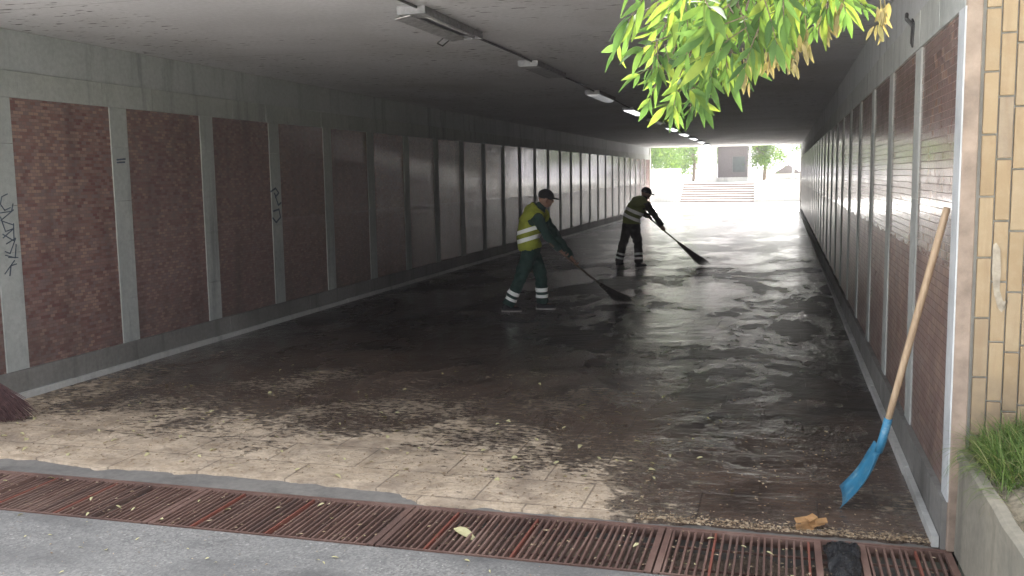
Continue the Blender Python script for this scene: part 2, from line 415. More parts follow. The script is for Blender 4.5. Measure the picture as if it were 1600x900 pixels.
# slab paving with a broken front edge
edge = [(-6.1, 4.86), (-5.2, 4.84), (-4.6, 4.88), (-4.1, 4.80), (-3.72, 4.86), (-3.5, 4.83), (-3.4, 4.87), (-2.9, 4.86), (-2.55, 4.84), (-2.05, 4.81), (-1.97, 4.72), (-1.86, 4.665), (-1.62, 4.655), (-1.52, 4.69), (-1.2, 4.672), (-.9, 4.68), (-.62, 4.665), (-.35, 4.70), (-.1, 4.68), (.3, 4.69), (.762, 4.68)]
poly = list(edge) + [(.762, Y1), (-6.1, Y1)]
b = MB()
ed2 = []
for i in range(len(edge) - 1):
    for k in range(14):
        t = k / 14; x = edge[i][0] * (1 - t) + edge[i + 1][0] * t; y = edge[i][1] * (1 - t) + edge[i + 1][1] * t
        ed2.append((x, y + .03 * noise.noise(Vector((x * 9, 3, 1))) + .014 * noise.noise(Vector((x * 31, 3, 1)))))
ed2.append(edge[-1])
b.prism(ed2 + [(.762, Y1), (-6.1, Y1)], -.4, .004); struct('tunnel_paving', b, M['paving'])
# plaza beyond
b = MB(); b.box(-60, 60, Y1, 60.96, -.6, -.002); struct('plaza_paving', b, M['plaza'])
b = MB(); b.box(-60, 60, 62.86, 120, -.6, 1.18); b.box(-60, -6.215, 60.96, 62.86, -.6, 1.18); b.box(-1.705, 60, 60.96, 62.86, -.6, 1.18); struct('upper_plaza', b, M['plaza'])
# ceiling slab and bridge deck
b = MB(); b.box(XL, XR, Y0 + .004, Y1 - .004, ZC, ZC + .5); struct('ceiling', b, M['ceil'])

def tunnel_wall(side, x, start, pitch, label, mos):
    """side=-1 left (face looks +x), +1 right (face looks -x)"""
    t = thing('tunnel_wall', (x, Y0, 0), label, 'wall')
    s = side
    def B(x0, x1, y0, y1, z0, z1):
        b = MB(); a, c = sorted((x + s * x0, x + s * x1)); b.box(a, c, y0, y1, z0, z1); return b
    B(.05, .6, Y0 + .006, Y1, -.3, 3.6).build('wall_core', M['concrete'], t)
    PZ, TZ = .235, 2.455
    # upper concrete and stone band
    B(-.0, .055, Y0 + .003, Y1, 2.672, ZC - .003).build('upper_strip', M['upper'], t)
    b = MB(); yy = Y0
    k = 0
    while yy < Y1:
        L = min(.72, Y1 - yy); o = .002 * (k % 3)
        a, c = sorted((x + s * (-.012 - o), x + s * .053)); b.box(a, c, yy + .002, yy + L - .002, TZ, 2.668); yy += L; k += 1
    b.build('stone_band', M['slab_pale'], t)
    b = MB(); yy = Y0; k = 0
    while yy < Y1:
        L = min(.95, Y1 - yy); o = .003 * (k % 2)
        a, c = sorted((x + s * (-.03 - o), x + s * .053)); b.box(a, c, yy + .002, yy + L - .002, .0, PZ); yy += L; k += 1
    b.build('plinth', M['plinth'], t)
    b = MB(); yy = Y0 + .02; k = 0
    while yy < Y1:
        L = min(1.1, Y1 - yy); o = .004 * (k % 2)
        a, c = sorted((x + s * (-.065 - o), x + s * -.034)); b.box(a, c, yy + .003, yy + L - .003, -.0, .052 + o); yy += L; k += 1
    b.build('kerb', M['kerb'], t)
    ys = []; yy = start
    while yy < Y1 - .2: ys.append(yy); yy += pitch
    pil = MB(); a, c = sorted((-s * .010, s * .05))
    hh = TZ - PZ; z = PZ; 
    for L in (.42, .55, .38, .5, .37):
        pil.box(a, c, -.118, .118, z - PZ + .001, z - PZ + L * hh / 2.22 - .0015); z += L * hh / 2.22
    pme = pil.mesh('pillar_strip', M['slab_pale'])
    pan = MB(); a, c = sorted((0, s * .048)); pan.box(a, c, 0, pitch - .24, 0.001, hh - .001)
    tme = pan.mesh('tile_panel', mos)
    for i, y in enumerate(ys):
        if not (side > 0 and i == 0): link_mesh('pillar_strip', pme, t, (0, y - Y0, PZ))
        if i < len(ys) - 1: link_mesh('tile_panel', tme, t, (0, y + .12 - Y0, PZ))
    y = ys[-1]
    b = B(0, .048, y + .12, Y1, PZ, TZ); b.build('tile_panel', mos, t)
    if side < 0:
        B(0, .048, Y0 + .003, ys[0] - .12, PZ, TZ).build('tile_panel', mos, t)
    else:
        b = B(-.014, .05, Y0 - .02, ys[0] + .1, PZ, TZ); b.build('end_strip', M['whitepaint'], t)
    b = B(-.03, .5, Y1 + .003, Y1 + .35, 0, ZC); b.build('end_pier', M['plazawall'], t)
    return t
lw = tunnel_wall(-1, XL, 6.28, 1.425, 'long left tunnel wall of red mosaic panels between pale stone strips', M['mosaic'])
rw = tunnel_wall(1, XR, 4.66, 1.46, 'long glossy right tunnel wall of brown tile panels where the shovel leans', M['mosaic_r'])

# graffiti scrawls on the left wall
def scrawl(name, strokes, w, x, parent, mat=None, label=None):
    b = MB()
    for st in strokes:
        pts = [(x, y, z) for y, z in st]
        for i in range(len(pts) - 1):
            p, q = Vector(pts[i]), Vector(pts[i + 1]); d = (q - p); n = Vector((0, -d.z, d.y)).normalized() * w
            e = d.normalized() * w * .4
            b.obox((p + q) / 2, d / 2 + e, n, Vector((.0015, 0, 0)))
    o = b.build(name, mat or M['graf'], parent)
    if label: o['label'] = label
    return o
gx = XL + .0125; yc = 6.28
def zig(pts): return [(yc + a, z) for a, z in pts]
scrawl('graffiti', [zig([(.02, 1.68), (-.04, 1.66), (-.06, 1.60), (-.02, 1.55), (.04, 1.57)]),
    zig([(-.08, 1.53), (.05, 1.54), (.07, 1.60)]), zig([(.07, 1.55), (-.07, 1.47), (.05, 1.43)]), zig([(-.07, 1.50), (-.03, 1.38), (.06, 1.40), (-.06, 1.33)]),
    zig([(.06, 1.44), (.05, 1.30), (-.06, 1.36)]), zig([(-.03, 1.28), (.07, 1.32), (.0, 1.20), (-.05, 1.22)]), zig([(.07, 1.27), (.05, 1.16), (-.05, 1.19)]),
    zig([(-.02, 1.17), (.08, 1.16)]), zig([(.04, 1.14), (-.07, 1.04)]), zig([(.06, 1.11), (.0, 1.10), (-.02, 1.02)])], .004, gx, lw,
    label='thin illegible marker scrawl running down the first pale strip')
yc = 6.28 + 3 * 1.425
scrawl('graffiti', [zig([(-.14, 1.62), (-.02, 1.66), (.05, 1.60), (-.04, 1.55)]), zig([(-.05, 1.60), (.03, 1.45), (.10, 1.48)]), zig([(-.1, 1.38), (.04, 1.40), (.07, 1.3), (-.04, 1.24), (-.12, 1.3)])], .011, gx, lw,
    label='smudged grey spray tag across the fourth pale strip')
yc = 6.28 + 1.425
scrawl('graffiti', [zig([(-.06, 1.97), (.06, 1.98)]), zig([(-.06, 1.945), (.05, 1.95)])], .008, gx, lw, label='two short grey dashes on the second pale strip')

# portal wall on the right, clad with upright clinker strips
t = thing('portal_wall', (1.9, 4.62, 0), 'ochre portal wall of upright clinker tiles beside the tunnel mouth', 'wall')
b = MB(); b.box(XR + .065, 9, 4.64, 5.2, -.3, 4.4); b.build('wall_core', M['clad_joint'], t)
b = MB(); x = XR + .075; k = 0
random.seed(3)
while x < 4.6:
    z = .35 - random.random() * .27
    while z < 4.3:
        L = .268; o = random.uniform(0, .004)
        b.box(x, x + .057, 4.612 - o, 4.639, z, min(z + L, 4.38) - .006); z += L + .002
    x += .0635; k += 1
b.build('tile_cladding', M['clad'], t, bevel=.003)
b = MB(); b.box(XR - .008, XR + .058, 4.596, 4.637, .0, 3.0); b.build('jamb', M['pinkjamb'], t, bevel=.006)
b = MB()  # whitish smear on the tiles
b.add([(.895 + dx, 4.6045, z) for dx, z in ((0, 1.42), (.012, 1.43), (.03, 1.40), (.036, 1.3), (.034, 1.22), (.05, 1.17), (.07, 1.17), (.075, 1.2), (.06, 1.14), (.045, 1.12), (.03, 1.14), (.012, 1.2), (.0, 1.3))][::-1], [tuple(range(13))])
b.build('paint_smear', simple('thin grey white paint', (.36, .31, .24), .7, 0, .3, 30), t)
# portal wall on the left and lintel above the mouth
t = thing('portal_wall', (-8.5, 4.62, 0), 'plain concrete portal wall left of the tunnel mouth', 'wall')
b = MB(); b.box(-16, XL - .605, 4.62, 5.2, -.3, 4.4); b.build('wall_core', M['concrete'], t)
t = thing('bridge_deck', (-2.6, 4.62, 3), 'concrete bridge deck roofing the pedestrian tunnel', 'bridge')
b = MB(); b.box(-16, 9, 5.21, Y1, 3.61, 4.3); b.build('deck_slab', M['concrete'], t)
b = MB(); b.box(-6.6, XR + .06, 4.645, 5.2, ZC + .01, 4.4); b.build('lintel', M['upper'], t)
b = MB(); b.box(-16, 9, Y1 + .36, Y1 + .7, ZC + .02, 4.5); b.build('far_lintel', M['upper'], t)
# earth banks beside the tunnel
b = MB(); b.box(XR + .61, 60, 5.21, Y1 - .01, -.9, 3.6); struct('earth_bank', b, M['grass_ground'])
b = MB(); b.box(-60, XL - .61, 5.21, Y1 - .01, -.9, 3.6); struct('earth_bank', b, M['grass_ground'])

# planter beside the mouth
t = thing('planter_wall', (.95, 3.4, 0), 'low concrete planter wall with stained face and rough rim', 'planter')
b = MB(); n = 40
prof = [(.785, 0), (.79, .43), (.782, .437), (.78, .478), (.793, .49), (.825, .492), (.835, .48), (.84, 0)]
vs_ = []; fs_ = []
for i in range(n + 1):
    y = -3 + (4.592 + 3) * i / n
    for (x, z) in prof: 
        q = noise.noise(Vector((x * 9, y * 4, z * 6))) * .006
        vs_.append((x + q, y, z + (q if z > .3 else 0)))
m_ = len(prof)
for i in range(n):
    for k in range(m_ - 1):
        a = i * m_ + k; fs_.append((a, a + m_, a + m_ + 1, a + 1)[::-1])
fs_.append(tuple(range(m_))); fs_.append(tuple(range(n * m_, n * m_ + m_))[::-1])
b.add(vs_, fs_); b.build('planter_side', mat_concrete('stained planter concrete', (.17, .17, .15), (.44, .39, .30), .85), t)
vs_ = []; fs_ = []; nx, ny = 30, 60
for j in range(ny + 1):
    for i in range(nx + 1):
        x = .832 + 3.2 * (i / nx) ** 1.5; y = -3 + 7.6 * j / ny
        vs_.append((x, y, .475 + min(.25, (x - .83) * .35) + .035 * noise.fractal(Vector((x * 4, y * 4, 2)), .8, 2, 4)))
for j in range(ny):
    for i in range(nx):
        a = j * (nx + 1) + i; fs_.append((a, a + 1, a + nx + 2, a + nx + 1))
b = MB(); b.add(vs_, fs_); struct('planter_soil', b, M['soil'], smooth=True)

# far end: stairs, retaining walls, kiosk, column
t = thing('staircase', (-3.9, 60.4, 0), 'pale outdoor stairs rising beyond the far end of the tunnel', 'stairs')
st = MB(); 
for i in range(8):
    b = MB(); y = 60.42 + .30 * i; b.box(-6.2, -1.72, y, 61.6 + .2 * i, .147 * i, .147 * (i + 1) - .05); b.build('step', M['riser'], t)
    b = MB(); b.box(-6.2, -1.72, y - .04, y + .33, .147 * (i + 1) - .05, .147 * (i + 1)); b.build('tread', M['plaza'], t)
t = thing('retaining_wall', (-8, 60.4, 0), 'pale retaining wall left of the far stairs', 'wall')
b = MB(); b.box(-30, -6.21, 60.42, 60.9, 0, 2.0); b.build('wall_face', M['plazawall'], t)
b = MB(); b.box(-30, -6.19, 60.37, 60.95, 2.0, 2.12); b.build('coping', M['plaza'], t)
t = thing('retaining_wall', (3, 60.4, 0), 'pale retaining wall right of the far stairs', 'wall')
b = MB(); b.box(-1.71, 30, 60.42, 60.9, 0, 1.2); b.build('wall_face', M['plazawall'], t)
b = MB(); b.box(-1.70, 30, 60.37, 60.95, 1.2, 1.3); b.build('coping', M['plaza'], t)
t = thing('pier', (-5.0, 66.5, 1.18), 'broad white pier between the far trees and the dark kiosk', 'column')
b = MB(); b.box(-5.62, -4.38, 66.2, 67.2, 1.18, 4.6); b.build('shaft', M['plazawall'], t)
b = MB(); b.box(-5.75, 2.2, 66.0, 67.4, 4.0, 4.6); b.build('beam', M['plazawall'], t)
t = thing('kiosk', (-3.3, 67, 1.18), 'dark fronted kiosk above the far stairs', 'kiosk')
b = MB(); b.box(-4.33, -3.35, 67.0, 70, 1.5, 3.6); b.box(-3.35, -2.35, 67.0, 70, 1.5, 1.85); b.box(-3.35, -2.35, 67.0, 70, 2.9, 3.6); b.box(-2.5, -2.35, 67.0, 70, 1.85, 2.9); b.build('front_wall', M['dark_opening'], t)
b = MB(); b.box(-3.35, -2.5, 67.3, 67.33, 1.85, 2.9); b.build('window', M['glass'], t)
b = MB(); b.box(-4.5, -2.2, 66.8, 70.2, 3.6, 3.75); b.build('roof', M['plaza'], t)
b = MB(); b.box(-4.4, -2.3, 66.9, 70.1, 1.18, 1.5); b.build('base', M['plazawall'], t)
t = thing('gabled_shed', (0, 72, 1.18), 'small shed with brown gable roof far right beyond the tunnel', 'shed')
b = MB(); b.box(-.6, 1.2, 72, 74, 1.18, 1.7); b.build('wall', M['plazawall'], t)
b = MB(); b.add([(-.75, 71.9, 1.7), (1.3, 71.9, 1.7), (.35, 71.9, 2.35), (-.75, 74.1, 1.7), (1.3, 74.1, 1.7), (.35, 74.1, 2.35)], [(0, 1, 2), (5, 4, 3), (0, 2, 5, 3), (1, 4, 5, 2), (0, 3, 4, 1)]); b.build('roof', M['dark_opening'], t)
t = thing('lamp_post', (.62, 66, 1.18), 'slim white post standing right of the far plaza', 'post')
b = MB(); b.tube([(.62, 66, 1.18), (.62, 66, 5.6)], .07, 12); b.build('pole', M['whitepaint'], t, smooth=True)
b = MB(); b.tube([(.62, 66, 1.18), (.62, 66, 1.32)], .14, 12); b.build('base', M['concrete'], t)

# trees
def leafy(b, c, r, n, size, squash=.8, seed=0):
    rnd = random.Random(seed)
    cl = [Vector((rnd.gauss(0, 1), rnd.gauss(0, 1), rnd.gauss(0, 1) * squash)).normalized() * rnd.uniform(.35, 1) * r for _ in range(int(14))]
    for _ in range(n):
        k = rnd.choice(cl); p = Vector(c) + k + Vector((rnd.gauss(0, 1), rnd.gauss(0, 1), rnd.gauss(0, 1) * .7)) * r * .22
        a = Vector((rnd.gauss(0, 1), rnd.gauss(0, 1), rnd.gauss(0, 1))).normalized() * size * rnd.uniform(.6, 1.3); d = a.orthogonal().normalized() * size * rnd.uniform(.3, .6)
        b.add([p - a, p + d, p + a, p - d], [(0, 1, 2, 3)])
def tree(x, y, z, h, r, n, size, label, seed, group='trees round the far plaza'):
    t = thing('tree', (x, y, z), label, 'tree', group)
    b = MB(); b.tube([(x, y + .3, z - .1), (x + .1, y + .3, z + h * .3), (x - .05, y + .1, z + h * .6), (x, y, z + h * .85)], [.14, .12, .09, .04], 9)
    rnd = random.Random(seed)
    for i in range(6):
        a = rnd.uniform(0, 6.28); q = z + h * rnd.uniform(.35, .65); b.tube([(x, y, q), (x + math.cos(a) * r * .4, y + math.sin(a) * r * .4, q + h * .15), (x + math.cos(a) * r * .8, y + math.sin(a) * r * .8, q + h * .2)], [.09, .05, .02], 6)
    b.build('trunk', M['bark'], t, smooth=True)
    b = MB(); leafy(b, (x, y, z + h * .5), r, n, size, .8, seed); b.build('crown', M['leaf_far'], t)
tree(-9.6, 71, 1.18, 4.6, 2.5, 5200, .13, 'round leafy tree behind the left retaining wall, nearer the pier', 1)
tree(-13.2, 74, 1.18, 5.5, 3.0, 5200, .14, 'leafy tree furthest left behind the far retaining wall', 2)
tree(-6.9, 77, 1.18, 5.0, 2.2, 4200, .13, 'leafy tree showing between retaining wall and white pier', 3)
tree(-1.3, 68.2, 1.18, 4.0, 1.35, 2600, .10, 'tree spreading over the right side of the dark kiosk', 4)
tree(2.3, 64.5, 1.18, 4.2, 1.7, 3000, .11, 'tree at the right edge of the far tunnel opening', 5)

# ================================================================= CEILING LIGHTS
def lamp(i, y, state):
    x = -2.62 - .013 * (y - 7)
    lab = {0: 'broken unlit lamp casing nearest the tunnel mouth with bent cover', 1: 'second unlit grey lamp casing on the ceiling with bare end plate', 2: 'third ceiling lamp with dull dim cover',
           3: 'brightest nearest lit ceiling lamp, fourth from the mouth', 4: 'dark unlit ceiling lamp between lit ones, fifth from the mouth'}.get(i, 'small lit ceiling lamp, %s from the tunnel mouth' % {5: 'sixth', 6: 'seventh', 7: 'eighth', 8: 'ninth', 9: 'tenth and last'}.get(i))
    t = thing('ceiling_lamp', (x, y, ZC), lab, 'lamp', 'lamps along the tunnel ceiling')
    b = MB(); L = .68
    b.box(x - .10, x + .10, y - L, y + L, ZC - .028, ZC - .002)
    b.box(x - .11, x - .098, y - L, y + L, ZC - .06, ZC - .029); b.box(x + .098, x + .11, y - L, y + L, ZC - .06, ZC - .029)
    b.box(x - .11, x + .11, y - L - .012, y - L - .001, ZC - .06, ZC - .002); b.box(x - .11, x + .11, y + L + .001, y + L + .012, ZC - .06, ZC - .002)
    b.build('casing', M['lampmetal'], t)
    if state == 'broken':
        b = MB(); b.box(x - .095, x + .095, y - L + .01, y - L + .2, ZC - .058, ZC - .032); b.build('gear_box', M['lampinner'], t)
        b = MB(); b.obox((x - .07, y - .05, ZC - .075), (.06, 0, .010), (.02, .58, -.006), (.0, 0, .004)); b.build('bent_cover', M['lampinner'], t)
        b = MB(); b.tube([(x + .05, y - L + .2, ZC - .05), (x + .05, y + L - .05, ZC - .05)], .013, 8); b.build('tube', M['diff_off'], t, smooth=True)
        b = MB(); b.tube([(x - .12, y + .35, ZC - .08), (x - .2, y + .4, ZC - .12), (x - .19, y + .5, ZC - .13), (x - .15, y + .6, ZC - .06)], .006, 6); b.build('loose_wire', M['cable'], t)
    elif state == 'off':
        b = MB(); b.box(x - .095, x + .095, y - L + .01, y - L + .22, ZC - .065, ZC - .032); b.build('gear_box', M['lampinner'], t)
        b = MB(); b.box(x - .094, x + .094, y - L + .23, y + L - .01, ZC - .06, ZC - .035); b.build('cover', M['lampmetal'], t)
    else:
        b = MB(); n = 8; vs_ = []
        for yy in (y - L + .02, y + L - .02):
            for k in range(n + 1):
                a = math.pi * k / n; vs_.append((x - .095 * math.cos(a), yy, ZC - .05 - .04 * math.sin(a)))
        fs_ = [(k, k + n + 1, k + n + 2, k + 1) for k in range(n)] + [tuple(range(n + 1)), tuple(range(n + 1, 2 * n + 2))[::-1], (0, n, 2 * n + 1, n + 1)]
        b.add(vs_, fs_); b.build('cover', {'dim': M['diff_dim'], 'on': M['diff_on'], 'dull': M['lampmetal']}[state], t, smooth=False)
    return t
for i in range(10):
    y = 7.32 + 3.68 * i - (.2 if i == 1 else 0)
    st_ = {0: 'broken', 1: 'off', 2: 'dim', 3: 'on', 4: 'dull'}.get(i, 'on')
    lamp(i, y, st_)
b = MB(); pts = [(-2.60 - .013 * (y - 7) + .015 * math.sin(y * 2.1), y, ZC - .014) for y in [4.7 + .4 * k for k in range(100)]]
b.tube(pts, .011, 6)
tag(b.build('cable_conduit', M['cable'], smooth=True), 'thin dark cable conduit joining the ceiling lamps', 'cable')
b = MB(); b.obox((XR - .015, 6.35, 2.58), (.01, 0, 0), (0, .05, .02), (0, -.02, .07)); b.tube([(XR - .01, 6.3, 2.6), (XR - .06, 6.32, 2.66), (XR - .05, 6.4, 2.7)], .012, 6)
t = thing('wall_bracket', (XR - .01, 6.35, 2.58), 'small dark broken bracket on the stone band, upper right wall', 'bracket'); b.build('bracket_plate', M['cable'], t)

# ================================================================= GRATES
def grate(x0, x1, label, seed):
    rnd = random.Random(seed); y0, y1 = 4.062, 4.612
    t = thing('drain_grate', ((x0 + x1) / 2, 4.34, -.03), label, 'grate', 'rusty drain grates across the tunnel mouth')
    b = MB(); b.box(x0, x0 + .03, y0, y1, -.04, -.004); b.box(x1 - .03, x1, y0, y1, -.04, -.004)
    b.box(x0 + .023, x1 - .023, y0, y0 + .012, -.04, -.006); b.box(x0 + .023, x1 - .023, y1 - .012, y1, -.04, -.006); b.build('frame', M['rust'], t)
    b = MB(); x = x0 + .045
    while x < x1 - .035:
        dx = rnd.gauss(0, .0022); dx2 = rnd.gauss(0, .003); dz = rnd.gauss(0, .0015)
        if rnd.random() < .97:
            xa, xb = x + dx, x + dx + dx2; p = Vector(((xa + xb) / 2, (y0 + y1) / 2, -.02 + dz)); d = Vector((xb - xa, y1 - y0 - .028, 0)) / 2
            b.obox(p, (.005, 0, 0), d, (0, 0, .012))
        x += .033
    b.build('bars', M['rust'], t)
    for yy in (y0 + .15, y0 + .4): b = MB(); b.box(x0 + .031, x1 - .031, yy, yy + .01, -.046, -.036); b.build('cross_rail', M['rust'], t)
grate(-5.9, -4.47, 'drain grate at the far left, mostly outside the picture', 1)
grate(-4.46, -3.16, 'reddish drain grate left of the first welded joint', 2)
grate(-3.15, -1.88, 'drain grate with pale litter, second whole one from the left', 3)
grate(-1.87, -.54, 'muddy drain grate in the middle with a big dry leaf on it', 4)
grate(-.53, .20, 'dark clogged drain grate left of the gap with the plastic bag', 5)
grate(.37, .775, 'short drain grate in the right corner by the planter wall', 6)
b = MB(); b.box(-30, .78, 4.6135, 4.628, -.06, -.001); 
tag(b.build('channel_rail', M['rust']), 'long rusty edge rail behind the drain grates', 'rail')
b = MB(); b.box(.205, .365, 4.40, 4.43, -.05, -.03); b.box(.205, .365, 4.50, 4.515, -.05, -.03); tag(b.build('cross_bar', M['rust']), 'bare cross bar showing in the gap between grates', 'bar')
# black bag
rnd = random.Random(5); b = MB(); vs_ = []; fs_ = []; n = 18
for j in range(n + 1):
    for i in range(n + 1):
        u, v = i / n, j / n
        x = .29 + (u - .5) * (.12 + .05 * v) + .012 * noise.noise(Vector((u * 3, v * 4, 1))); y = 4.16 + v * .36
        z = .012 + .028 * math.sin(u * 3.14) + .02 * noise.fractal(Vector((u * 4, v * 5, 7)), .8, 2, 4) - .10 * max(0, .35 - v)
        vs_.append((x, y, z))
for j in range(n):
    for i in range(n):
        a = j * (n + 1) + i; fs_.append((a, a + 1, a + n + 2, a + n + 1))
b.add(vs_, fs_); o = b.build('plastic_bag', M['bag'], smooth=True); o.modifiers.new('s', 'SOLIDIFY').thickness = .003
tag(o, 'crumpled black plastic bag stuck in the gap between grates', 'bag')
# carton scrap and twigs beside the grate
b = MB()
for k, (dx, dy, a, s_) in enumerate([(0, 0, .1, .042), (.02, .02, -.3, .038), (.055, .01, .5, .035), (.075, .015, .2, .03), (-.015, -.02, .3, .032), (.03, -.01, .9, .03)]):
    ca, sa = math.cos(a), math.sin(a); b.obox((.13 + dx, 4.735 + dy, .012 + .011 * k), (ca * s_, sa * s_, .004), (-sa * s_ * .55, ca * s_ * .55, .006), (0, 0, .0025))
tag(b.build('carton_scrap', M['carton']), 'torn orange tan carton scraps heaped behind the grate', 'cardboard')

# ================================================================= LEAVES AND LITTER
def leaf_mesh(L, W, curl, n=6, fold=.25):
    vs_ = []; fs_ = []
    for i in range(n + 1):
        t_ = i / n; wd = W * math.sin(math.pi * min(1, t_ * 1.02 + .02)) ** .8 * (1 - .35 * t_) if 0 < i < n else .0008
        z = -curl * t_ * t_ * L
        vs_ += [(-wd, t_ * L, z + fold * wd), (0, t_ * L, z), (wd, t_ * L, z + fold * wd)]
    for i in range(n):
        a = i * 3; fs_ += [(a, a + 1, a + 4, a + 3), (a + 1, a + 2, a + 5, a + 4)]
    return vs_, fs_
protos = []
for L, W in ((.05, .012), (.04, .013), (.03, .009), (.06, .014)):
    b = MB(); b.add(*leaf_mesh(L, W, .35, 5, .35)); me = b.mesh('fallen_leaf', M['fallen'], smooth=True); protos.append(me)
rnd = random.Random(11)
def fallen(x, y, z, lab, grp, s=1):
    o = link_mesh('fallen_leaf', rnd.choice(protos), None, (x, y, z + .006)); o.rotation_euler = (rnd.uniform(-.2, .25), rnd.uniform(-.4, .4), rnd.uniform(0, 6.28)); o.scale = (s, s, s)
    tag(o, lab, 'leaf', grp)
for k in range(170):
    x = rnd.uniform(-5.6, .3); y = 4.95 + abs(rnd.gauss(0, 1)) * 1.4
    if y > 9.5 or (x > -.6 and rnd.random() < .6): continue
    fallen(x, y, .006, 'small pale yellow leaf fallen on the muddy tunnel paving', 'leaves fallen on the tunnel paving', rnd.uniform(.6, 1.35))
for k in range(60): fallen(rnd.uniform(-4.4, .0), rnd.uniform(3.0, 4.0), .002, 'small pale leaf fallen on the grey asphalt before the grates', 'leaves fallen on the asphalt', rnd.uniform(.35, .8))
for k in range(26): fallen(rnd.uniform(-4.5, .7), rnd.uniform(4.1, 4.58), -.004, 'small leaf lying on the rusty grates', 'leaves fallen on the grates', rnd.uniform(.5, 1.0))
fallen(-1.56, 4.33, 0, 'big dry beige leaf lying on the middle grate', None, 2.4)
# crumbs: uncountable
b = MB()
for k in range(10000):
    z0 = rnd.random()
    if z0 < .62:
        x = rnd.uniform(-5.9, .6); y = 4.72 + abs(rnd.gauss(0, 1)) * 1.35
        if x > -.7 and rnd.random() < .75: continue
        if y < 4.9 and x < -1.95: continue
        zz = .007
    elif z0 < .8: x = rnd.uniform(-.7, .74); y = 4.66 + abs(rnd.gauss(0, .06)); zz = .008
    elif z0 < .93: x = rnd.uniform(-4.6, .7); y = rnd.uniform(4.08, 4.6); zz = rnd.choice((-.045, -.007))
    else: x = rnd.uniform(-4.5, .7); y = rnd.uniform(2.9, 4.02); zz = .002
    s_ = rnd.uniform(.003, .012) * (1 + (rnd.random() < .08)) * (1 if z0 < .9 else .5); a = rnd.uniform(0, 6.28); c_, d_ = math.cos(a) * s_, math.sin(a) * s_; q = rnd.uniform(.2, .6)
    h = rnd.uniform(0, .006)
    b.add([(x - c_, y - d_, zz), (x + d_ * q, y - c_ * q, zz + h), (x + c_, y + d_, zz + .001), (x - d_ * q, y + c_ * q, zz + h * .5)], [(0, 1, 2, 3)])
tag(b.build('leaf_litter', M['litter']), 'dry crumbs of leaves and dirt scattered over paving and grates', 'litter', kind='stuff')

# ================================================================= SHOVEL
t = thing('shovel', (.32, 5.08, 0), 'blue square shovel with long wooden handle leaning on the right wall', 'shovel')
sock0 = Vector((.505, 5.04, .385)); top = Vector((.742, 4.86, 1.575))
hd = (top - sock0).normalized()
b = MB(); b.tube([sock0 + hd * (-.02), sock0 + hd * .3, sock0 + hd * .7, sock0 + hd * 1.0, top], [.0155, .0175, .018, .0175, .016], 14); b.build('handle', M['wood'], t, smooth=True, origin=sock0)
b = MB(); b.tube([sock0 + hd * .13, sock0, sock0 - hd * .06 + Vector((-.004, 0, 0))], [.0205, .0215, .020], 14); b.build('socket', M['blue'], t, smooth=True)
near = Vector((.325, 5.06, .004)); far = Vector((.332, 5.26, .058))
w_ = (far - near); topc = sock0 - hd * .05; W2 = w_ * .5
n_up = Vector((-.8, 0, .45)).normalized()
b = MB(); vs_ = []; fs_ = []; nu, nv = 8, 8
botc = (near + far) / 2
for j in range(nv + 1):
    v = j / nv; c_ = topc.lerp(botc, v)
    wid = .66 + .34 * min(1, v * 4)
    for i in range(nu + 1):
        u = i / nu * 2 - 1
        dish = .028 * abs(u) ** 3 * (1 - .4 * v) + .02 * math.sin(math.pi * v) * -1
        vs_.append(c_ + W2 * u * wid + n_up * dish)
for j in range(nv):
    for i in range(nu):
        a = j * (nu + 1) + i; fs_.append((a, a + 1, a + nu + 2, a + nu + 1))
b.add(vs_, fs_); o = b.build('blade', M['blue'], t, smooth=True); o.modifiers.new('s', 'SOLIDIFY').thickness = .004

# ================================================================= BROOMS
def broom(stick_top, neck, tip, r_tip, label, n, matb, stickmat, seed, flare=None):
    t = thing('broom', tip, label, 'broom'); rnd = random.Random(seed)
    st, nk, tp = Vector(stick_top), Vector(neck), Vector(tip)
    ax = (tp - nk).normalized(); sd = Vector(flare).normalized() if flare else ax.orthogonal().normalized(); sd = (sd - ax * sd.dot(ax)).normalized(); up = ax.cross(sd)
    d = (nk - st).normalized()
    b = MB(); b.tube([st, st.lerp(nk, .5) + Vector((0, 0, -.004)), nk + d * .1], [.012, .0135, .013], 8); b.build('stick', stickmat, t, smooth=True)
    b = MB(); L = (tp - nk).length
    b.tube([nk - ax * .02, nk + ax * L * .2, nk + ax * L * .42, nk + ax * L * .6], [.018, .03, .042, .03], 10)
    for k in range(n):
        a = rnd.uniform(0, 6.28); q = math.sqrt(rnd.random()); cx, cy_ = math.cos(a) * q, math.sin(a) * q
        p0 = nk + (sd * cx + up * cy_) * .022; p1 = nk + ax * L * .45 + (sd * cx * r_tip * .45 + up * cy_ * .035)
        p2 = nk + ax * L * rnd.uniform(.82, 1.08) + (sd * cx * r_tip + up * cy_ * r_tip * .35)
        p2 += Vector((rnd.gauss(0, .012), rnd.gauss(0, .012), rnd.gauss(0, .006)))
        if p2.z < .006: p2.z = .006 + rnd.random() * .01
        b.tube([p0, p1, p2], [.0025, .002, .001], 4, cap=False)
    b.build('bristles', matb, t)
    b = MB()
    for f_ in (.03, .10, .2): b.tube([nk + ax * (L * f_ - .006), nk + ax * (L * f_ + .006)], .026 + .04 * f_, 10)
    b.build('binding', M['wire'], t)
broom((-5.95, 5.05, 1.35), (-5.68, 5.42, .52), (-5.46, 5.64, .02), .15, 'red brown twig broom cut off by the left picture edge', 420, M['bristle_red'], M['darkwood'], 1, (1, .6, 0))

